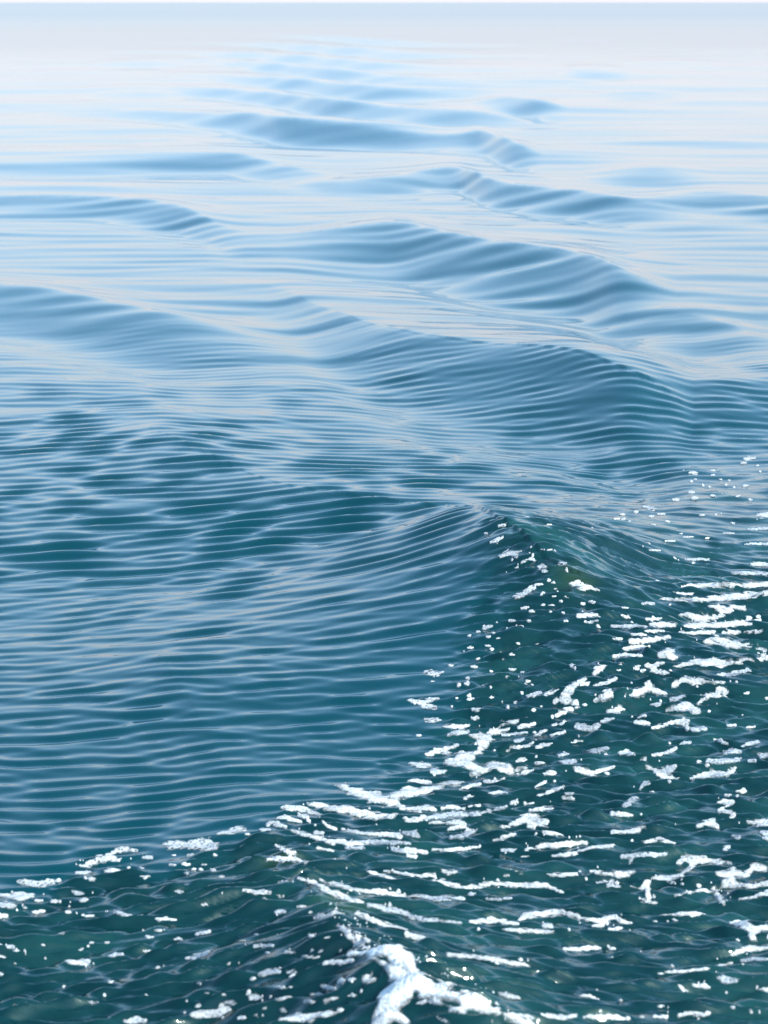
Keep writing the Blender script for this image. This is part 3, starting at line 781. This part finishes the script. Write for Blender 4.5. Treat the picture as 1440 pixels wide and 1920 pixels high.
def plan_grids():
    allx = np.concatenate([np.concatenate([s[:, 0] for s in p['st']]) for p in patches])
    ally = np.concatenate([np.concatenate([s[:, 1] for s in p['st']]) for p in patches])
    hx, hy, hz = hit(allx, ally)
    k = 0
    gx, gy = [], []
    for p in patches:
        S = np.vstack(p['st'])
        n = len(S)
        x, y = hx[k:k+n], hy[k:k+n]
        k += n
        rng = np.hypot(np.hypot(x, y), CAM_H)
        rw = S[:, 2] * rng / FPX                       # half thickness across, metres
        rd = rw * rng / CAM_H                          # and in depth (the sea is seen at a slant)
        x0, x1 = (x - 1.5*rw).min(), (x + 1.5*rw).max()
        y0, y1 = (y - 1.6*rd).min() - .01, (y + 1.6*rd).max() + .01
        p['area'] = float(sum(np.sum(np.hypot(np.diff(s[:, 0]), np.diff(s[:, 1])) * (s[:-1, 2] + s[1:, 2])) + 3 * s[:, 2].max()**2 for s in p['st']))
        p['cx'], p['cy'] = float(np.mean(S[:, 0])), float(np.mean(S[:, 1]))
        p['wide'], p['tall'] = float(np.ptp(S[:, 0]) + 2*S[:, 2].mean()), float(np.ptp(S[:, 1]) + 2*S[:, 2].mean())
        step = max(.0032, float(np.median(rw)) * .30)
        step = max(step, math.sqrt((x1-x0) * (y1-y0) / (16000.0 if 'part' in p else 4200.0)))
        sy = step * 1.35
        X, Y = np.meshgrid(np.arange(x0, x1 + step, step), np.arange(y0, y1 + sy, sy))
        p['X'], p['Y'], p['c'] = X, Y, (float(x.mean()), float(y.mean()))
        p['rw'] = float(S[:, 2].max() * rng.mean() / FPX)
        gx.append(X.ravel()); gy.append(Y.ravel())
    Z = height(np.concatenate(gx), np.concatenate(gy))
    k = 0
    for p in patches:
        n = p['X'].size
        p['Z'] = Z[k:k+n].reshape(p['X'].shape); k += n

def patch_mesh(p, seed):
    """a low frothy dome on the water: vertices (local to its centre), quads, cover attribute"""
    X, Y, Z = p['X'], p['Y'], p['Z']
    px, py = project(X, Y, Z)
    r = np.random.RandomState(seed)
    rm = max(s[:, 2].max() for s in p['st'])
    nz = np.zeros_like(X)
    for q in range(9):                                # uneven rim
        lam = p['rw'] * (2.8, 2.2, 1.6, 1.2, 1.0, .8, .6, .5, .42)[q] + .006
        a = r.uniform(0, 2*math.pi)
        nz += (.9, .8, .7, .6, .5, .45, .4, .35, .3)[q] * np.sin(2*math.pi/lam * (.7*X*math.cos(a) + 1.0*Y*math.sin(a)) + r.uniform(0, 6.28))
    st = np.zeros_like(X)
    for q in range(7):                                # feathered, drawn out along the ripples
        lam = p['rw'] * r.uniform(.5, 1.6) + .006
        st += np.sin(2*math.pi * (Y / lam * .55 + X / lam * r.uniform(-.28, .28)) + r.uniform(0, 6.28))
    nz += .55 * st
    sd = stroke_sdf(px, py, p['st']) + nz * ((.09 if 'part' in p else .105) * rm + .06) - .07 * rm
    ins = sd < 0
    if ins.sum() < 4:
        return None
    if p['area'] < 2000 or p.get('one'):               # one connected piece
        lab = np.zeros(ins.shape, int); k = 0; best = (0, 0)
        for j, i in zip(*np.where(ins)):
            if lab[j, i]:
                continue
            k += 1; n = 0; stack = [(j, i)]; lab[j, i] = k
            while stack:
                a, b = stack.pop(); n += 1
                for c, d in ((a+1, b), (a-1, b), (a, b+1), (a, b-1)):
                    if 0 <= c < ins.shape[0] and 0 <= d < ins.shape[1] and ins[c, d] and not lab[c, d]:
                        lab[c, d] = k; stack.append((c, d))
            best = max(best, (n, k))
        drop = ins & (lab != best[1])
        sd = np.where(drop, .2, sd); ins = sd < 0
    ny, nx = X.shape
    anyq = ins[:-1, :-1] | ins[:-1, 1:] | ins[1:, 1:] | ins[1:, :-1]
    # pull the outer ring of vertices in to the outline
    PX_, PY_ = X.copy(), Y.copy()
    cnt = np.zeros_like(X); ax_ = np.zeros_like(X); ay_ = np.zeros_like(X)
    for dj, di in ((0, 1), (0, -1), (1, 0), (-1, 0), (1, 1), (1, -1), (-1, 1), (-1, -1)):
        js, je = max(0, -dj), ny - max(0, dj); is_, ie = max(0, -di), nx - max(0, di)
        A = (slice(js, je), slice(is_, ie)); B = (slice(js+dj, je+dj), slice(is_+di, ie+di))
        m = (~ins[A]) & ins[B]
        t = np.where(m, sd[A] / (sd[A] - sd[B] + 1e-9), 0)
        w = m * (1.0 if dj == 0 or di == 0 else .35)
        ax_[A] += w * (X[A] + t*(X[B]-X[A])); ay_[A] += w * (Y[A] + t*(Y[B]-Y[A])); cnt[A] += w
    mv = (cnt > 0) & (~ins)
    PX_[mv] = ax_[mv] / cnt[mv]; PY_[mv] = ay_[mv] / cnt[mv]
    inner = np.clip(-sd / max(rm, 1e-6), 0, 1)
    tall = min(.0065, .0018 + .05 * p['rw']) * p.get('lift', 1.0)
    lump = np.zeros_like(X)
    for q in range(6):
        lam = (.05, .034, .024, .017, .013, .010)[q]
        a = r.uniform(0, 2*math.pi)
        lump += (.9, .8, .7, .6, .5, .5)[q] * np.sin(2*math.pi/lam * (X*math.cos(a) + .7*Y*math.sin(a)) + r.uniform(0, 6.28))
    dome = np.where(ins, tall * np.sqrt(np.clip(inner * 1.7, 0, 1)) * (1 + p.get('rough', .12) * lump) + .0005, -.002)
    zz = Z + dome
    cover = np.where(ins, np.clip(inner * 1.5 + .10, 0, 1), 0.0)
    used = np.zeros(X.shape, bool)
    used[:-1, :-1] |= anyq; used[:-1, 1:] |= anyq; used[1:, 1:] |= anyq; used[1:, :-1] |= anyq
    idx = np.full(X.size, -1); uf = used.ravel(); idx[uf] = np.arange(uf.sum())
    I = idx.reshape(X.shape)
    q = np.stack([I[:-1, :-1], I[:-1, 1:], I[1:, 1:], I[1:, :-1]], -1)[anyq]
    co = np.stack([PX_.ravel()[uf], PY_.ravel()[uf], zz.ravel()[uf]], 1)
    return co, q, cover.ravel()[uf]

def foam_material(name, lace, tint=(.44, .44, .45)):
    m, N, L, b = mat(name)
    b.inputs['Roughness'].default_value = .55
    b.inputs['IOR'].default_value = 1.2
    geo = N.new('ShaderNodeNewGeometry')
    vo = N.new('ShaderNodeTexVoronoi'); vo.inputs['Scale'].default_value = 130
    L.new(geo.outputs['Position'], vo.inputs['Vector'])
    n1 = N.new('ShaderNodeTexNoise'); n1.inputs['Scale'].default_value = 55; n1.inputs['Detail'].default_value = 4; n1.inputs['Roughness'].default_value = .65
    L.new(geo.outputs['Position'], n1.inputs['Vector'])
    # bubble walls are white, bubble films let a little of the sea colour through
    cr = N.new('ShaderNodeValToRGB')
    cr.color_ramp.elements[0].position = .15; cr.color_ramp.elements[0].color = (tint[0]*.62, tint[1]*.66, tint[2]*.68, 1)
    cr.color_ramp.elements[1].position = .55; cr.color_ramp.elements[1].color = (*tint, 1)
    L.new(vo.outputs['Distance'], cr.inputs[0])
    n2 = N.new('ShaderNodeTexNoise'); n2.inputs['Scale'].default_value = 14; n2.inputs['Detail'].default_value = 3
    L.new(geo.outputs['Position'], n2.inputs['Vector'])
    vr = N.new('ShaderNodeMapRange'); vr.inputs[1].default_value = .35; vr.inputs[2].default_value = .62; vr.inputs[3].default_value = .70; vr.inputs[4].default_value = 1.05
    L.new(n2.outputs['Fac'], vr.inputs[0])
    mv = N.new('ShaderNodeMix'); mv.data_type = 'RGBA'; mv.blend_type = 'MULTIPLY'; mv.inputs[0].default_value = 1.0
    L.new(cr.outputs[0], mv.inputs[6]); L.new(vr.outputs[0], mv.inputs[7])
    L.new(mv.outputs[2], b.inputs['Base Color'])
    at = N.new('ShaderNodeAttribute'); at.attribute_name = 'cover'
    # ragged rim and pinholes: cover + noise against a threshold
    ms = N.new('ShaderNodeMath'); ms.operation = 'MULTIPLY_ADD'; ms.inputs[1].default_value = 1.1; ms.inputs[2].default_value = -.55
    L.new(n1.outputs['Fac'], ms.inputs[0])
    ad = N.new('ShaderNodeMath'); ad.operation = 'ADD'
    L.new(at.outputs['Fac'], ad.inputs[0]); L.new(ms.outputs[0], ad.inputs[1])
    mr = N.new('ShaderNodeMapRange'); mr.inputs[1].default_value = .05; mr.inputs[2].default_value = .72
    L.new(ad.outputs[0], mr.inputs[0])
    v2 = N.new('ShaderNodeTexVoronoi'); v2.inputs['Scale'].default_value = 75; v2.inputs['Randomness'].default_value = 1
    L.new(geo.outputs['Position'], v2.inputs['Vector'])
    hole = N.new('ShaderNodeMapRange'); hole.inputs[1].default_value = .20; hole.inputs[2].default_value = .42
    hole.inputs[3].default_value = 1 - lace; hole.inputs[4].default_value = 1
    L.new(v2.outputs['Distance'], hole.inputs[0])
    mu = N.new('ShaderNodeMath'); mu.operation = 'MULTIPLY'
    L.new(mr.outputs[0], mu.inputs[0]); L.new(hole.outputs[0], mu.inputs[1])
    L.new(mu.outputs[0], b.inputs['Alpha'])
    bp = N.new('ShaderNodeBump'); bp.inputs['Strength'].default_value = .45; bp.inputs['Distance'].default_value = .004
    L.new(vo.outputs['Distance'], bp.inputs['Height']); L.new(bp.outputs[0], b.inputs['Normal'])
    return m

FOAM = foam_material('foam_white', .35)
FOAM_FRESH = foam_material('foam_fresh', .05, (.60, .60, .61))
FOAM_LACE = foam_material('foam_bubbly', .8)
FOAM_THIN = foam_material('foam_thin', .5, (.32, .34, .37))

plan_grids()
crest_ids = [p for p in patches if 'part' in p]
loose = sorted([p for p in patches if 'part' not in p], key=lambda p: ('beyond' in p, p['land'] is None, -p['area']))
single, rest = loose[:298], loose[298:]
lands = [p for p in single if p['land']]

def lay(p, name, parent=None, material=None, seed=0, origin=None):
    r = patch_mesh(p, seed)
    if r is None:
        return None
    co, q, cv = r
    c = origin if origin is not None else np.array([p['c'][0], p['c'][1], float(co[:, 2].min())])
    me = mesh_from(name, co - c, q)
    attr(me, 'cover', cv)
    me.materials.append(material)
    o = bpy.data.objects.new(name, me)
    o.parent = parent
    if parent is None:
        o.location = c
    COL.objects.link(o)
    return o

def side_of(p, l):
    dx, dy = p['cx'] - l['cx'], p['cy'] - l['cy']
    if abs(dx) > 1.2 * abs(dy):
        return 'right of' if dx > 0 else 'left of'
    return 'below' if dy > 0 else 'above'

labels = {}
for i, p in enumerate(single):
    y = p['cy']; x = p['cx']
    lacy = p['land'] and any(w in p['land'][1] for w in ('bubbly', 'speckled'))
    facet = x < 1075 and 940 < y < 1360
    material = FOAM_LACE if (lacy or (facet and i % 2) or (x < 450 and y < 1665 and p['area'] > 400)) else (FOAM_THIN if (i % 3 == 2 and not p['land']) else FOAM)
    o = lay(p, 'foam_patch' if p['area'] > 260 else 'foam_fleck', None, material, 100 + i)
    if o is None:
        continue
    if p['land']:
        lab = p['land'][1]
    else:
        near = sorted(lands, key=lambda l: math.hypot((p['cx']-l['cx']), 1.3*(p['cy']-l['cy'])))[0]
        el = p['wide'] / max(1, p['tall'])
        size = 'tiny' if p['area'] < 90 else 'small' if p['area'] < 220 else 'medium' if p['area'] < 500 else 'large'
        shape = 'streak' if el > 4.2 else 'dash' if el > 2.6 else 'patch' if p['area'] > 260 else 'fleck'
        lab = '%s white foam %s %s the %s' % (size, shape, side_of(p, near), near['land'][0])
    labels.setdefault(lab, []).append(o)
    grp = ('foam flecks in the left foreground' if x < 700 and y > 1480 else
           'foam on the face of the peaked wave' if facet else
           'foam specks behind the peaked wave' if y < 1095 else
           'foam patches across the right of the wake' if y < 1470 else 'foam streaks of the lower right wake')
    tag(o, lab, 'foam patch', grp)
ORD = ['leftmost', 'second from left', 'third from left', 'fourth from left', 'fifth from left', 'sixth from left', 'seventh from left', 'eighth from left']
for lab, os_ in labels.items():
    if len(os_) == 2:
        (a, b) = os_
        if abs(a.location.x - b.location.x) > .45 * abs(a.location.y - b.location.y):
            l, r = sorted(os_, key=lambda o: o.location.x / o.location.y)
            l['label'] = 'left one of two: ' + lab; r['label'] = 'right one of two: ' + lab
        else:
            l, r = sorted(os_, key=lambda o: o.location.y)
            l['label'] = 'lower one of two: ' + lab; r['label'] = 'upper one of two: ' + lab
    elif len(os_) > 2:
        for k, o in enumerate(sorted(os_, key=lambda o: o.location.x / o.location.y)):
            o['label'] = ORD[min(k, 7)] + ': ' + lab

# the breaking crest: one thing with its ridge, spill, tail and bubbly lip
p0 = crest_ids[0]
root_at = np.array([p0['c'][0], p0['c'][1], float(p0['Z'].mean())])
root = bpy.data.objects.new('breaking_crest', None)
root.empty_display_size = .1
root.location = root_at
COL.objects.link(root)
tag(root, 'thick white foam of the breaking wave crest at the bottom centre', 'wave crest')
for k, p in enumerate(crest_ids):
    p['lift'] = 1.1 if p['part'] == 'bubbly_lip' else 2.3; p['rough'] = .12
    lay(p, p['part'], root, FOAM_LACE if p['part'] == 'bubbly_lip' else FOAM_FRESH, 900 + k, root_at)

# droplets thrown up along the lip
rd = np.random.RandomState(12)
t = rd.uniform(0, 1, 90)
dx_ = np.interp(t, [0, .35, .6, 1], [625, 690, 760, 960]) + rd.normal(0, 9, 90)
dy_ = np.interp(t, [0, .35, .6, 1], [1722, 1772, 1800, 1905]) + rd.normal(0, 7, 90)
wx, wy, wz = hit(dx_, dy_)
vs_, fs_ = [], []
for x, y, z in zip(wx, wy, wz):
    r = rd.choice([.0012, .0018, .0026, .0036], p=[.4, .3, .2, .1])
    z = z + abs(rd.normal(0, .022)) + r
    k = len(vs_)
    vs_ += [(x+r-root_at[0], y-root_at[1], z-root_at[2]), (x-r-root_at[0], y-root_at[1], z-root_at[2]), (x-root_at[0], y+r-root_at[1], z-root_at[2]),
            (x-root_at[0], y-r-root_at[1], z-root_at[2]), (x-root_at[0], y-root_at[1], z+r-root_at[2]), (x-root_at[0], y-root_at[1], z-r-root_at[2])]
    fs_ += [(k, k+2, k+4), (k+2, k+1, k+4), (k+1, k+3, k+4), (k+3, k, k+4), (k+2, k, k+5), (k+1, k+2, k+5), (k+3, k+1, k+5), (k, k+3, k+5)]
me = bpy.data.meshes.new('spray')
me.from_pydata(vs_, [], fs_)
attr(me, 'cover', np.ones(len(vs_)))
me.materials.append(FOAM_FRESH)
sp = bpy.data.objects.new('spray', me)
sp.parent = root
COL.objects.link(sp)
sp['kind'] = 'stuff'

# all smaller flecks and specks, too many to tell apart
cos, qs, cvs, base = [], [], [], 0
for i, p in enumerate(rest):
    r = patch_mesh(p, 500 + i)
    if r is None:
        continue
    cos.append(r[0]); qs.append(r[1] + base); cvs.append(r[2]); base += len(r[0])
rr = np.random.RandomState(77)
sx, sy, sr = [], [], []
wts = np.array([p['area']**.6 for p in loose]); wts /= wts.sum()
while len(sx) < 620:                                   # crumbs that gather round the larger patches
    p = loose[rr.choice(len(loose), p=wts)]
    S = p['st'][rr.randint(len(p['st']))]
    q = S[rr.randint(len(S))]
    x, y = q[0] + rr.normal(0, 22), q[1] + rr.normal(0, 4 + q[2] * .7)
    if float(wake_mask(np.array([x]), np.array([y]))[0]) > rr.uniform(.1, .6):
        sx.append(x); sy.append(y); sr.append(rr.choice([.7, 1.0, 1.4, 2.0], p=[.4, .32, .2, .08]))
sx, sy, sr = np.array(sx), np.array(sy), np.array(sr)
hx, hy, hz = hit(sx, sy)
NS = 7
ang = np.arange(NS) * 2 * math.pi / NS
gx, gy = [], []
for x, y, r in zip(hx, hy, sr):
    d = math.hypot(math.hypot(x, y), CAM_H)
    a = r * d / FPX
    st = rr.uniform(1.4, 4.2)
    rad = a * rr.uniform(.75, 1.2, NS)
    th = rr.normal(0, .2)
    ux, uy = st * rad * np.cos(ang), rad * np.sin(ang) * d / CAM_H * .8
    gx.append(np.concatenate([[x], x + ux*math.cos(th) - uy*math.sin(th)])); gy.append(np.concatenate([[y], y + ux*math.sin(th) + uy*math.cos(th)]))
GX, GY = np.concatenate(gx), np.concatenate(gy)
GZ = height(GX, GY)
top = np.tile(np.array([1.0] + [0.0] * NS), len(sx))
GZ = GZ + np.where(top > 0, .0055, -.0012)
tri = []
for k in range(len(sx)):
    b0 = k * (NS + 1) + base
    for j in range(NS):
        tri.append((b0, b0 + 1 + j, b0 + 1 + (j+1) % NS, b0))
V = np.vstack(cos + [np.stack([GX, GY, GZ], 1)])
Q = np.vstack(qs)
F = [tuple(f) for f in Q.tolist()] + [t[:3] for t in tri]
me = bpy.data.meshes.new('foam_specks')
me.from_pydata(V.tolist(), [], F)
me.polygons.foreach_set('use_smooth', np.ones(len(F), bool))
attr(me, 'cover', np.concatenate(cvs + [.55 + .45 * top]))
me.materials.append(FOAM)
fs = bpy.data.objects.new('foam_specks', me)
COL.objects.link(fs)
tag(fs, 'countless tiny white foam specks scattered over the churned wake', kind='stuff')
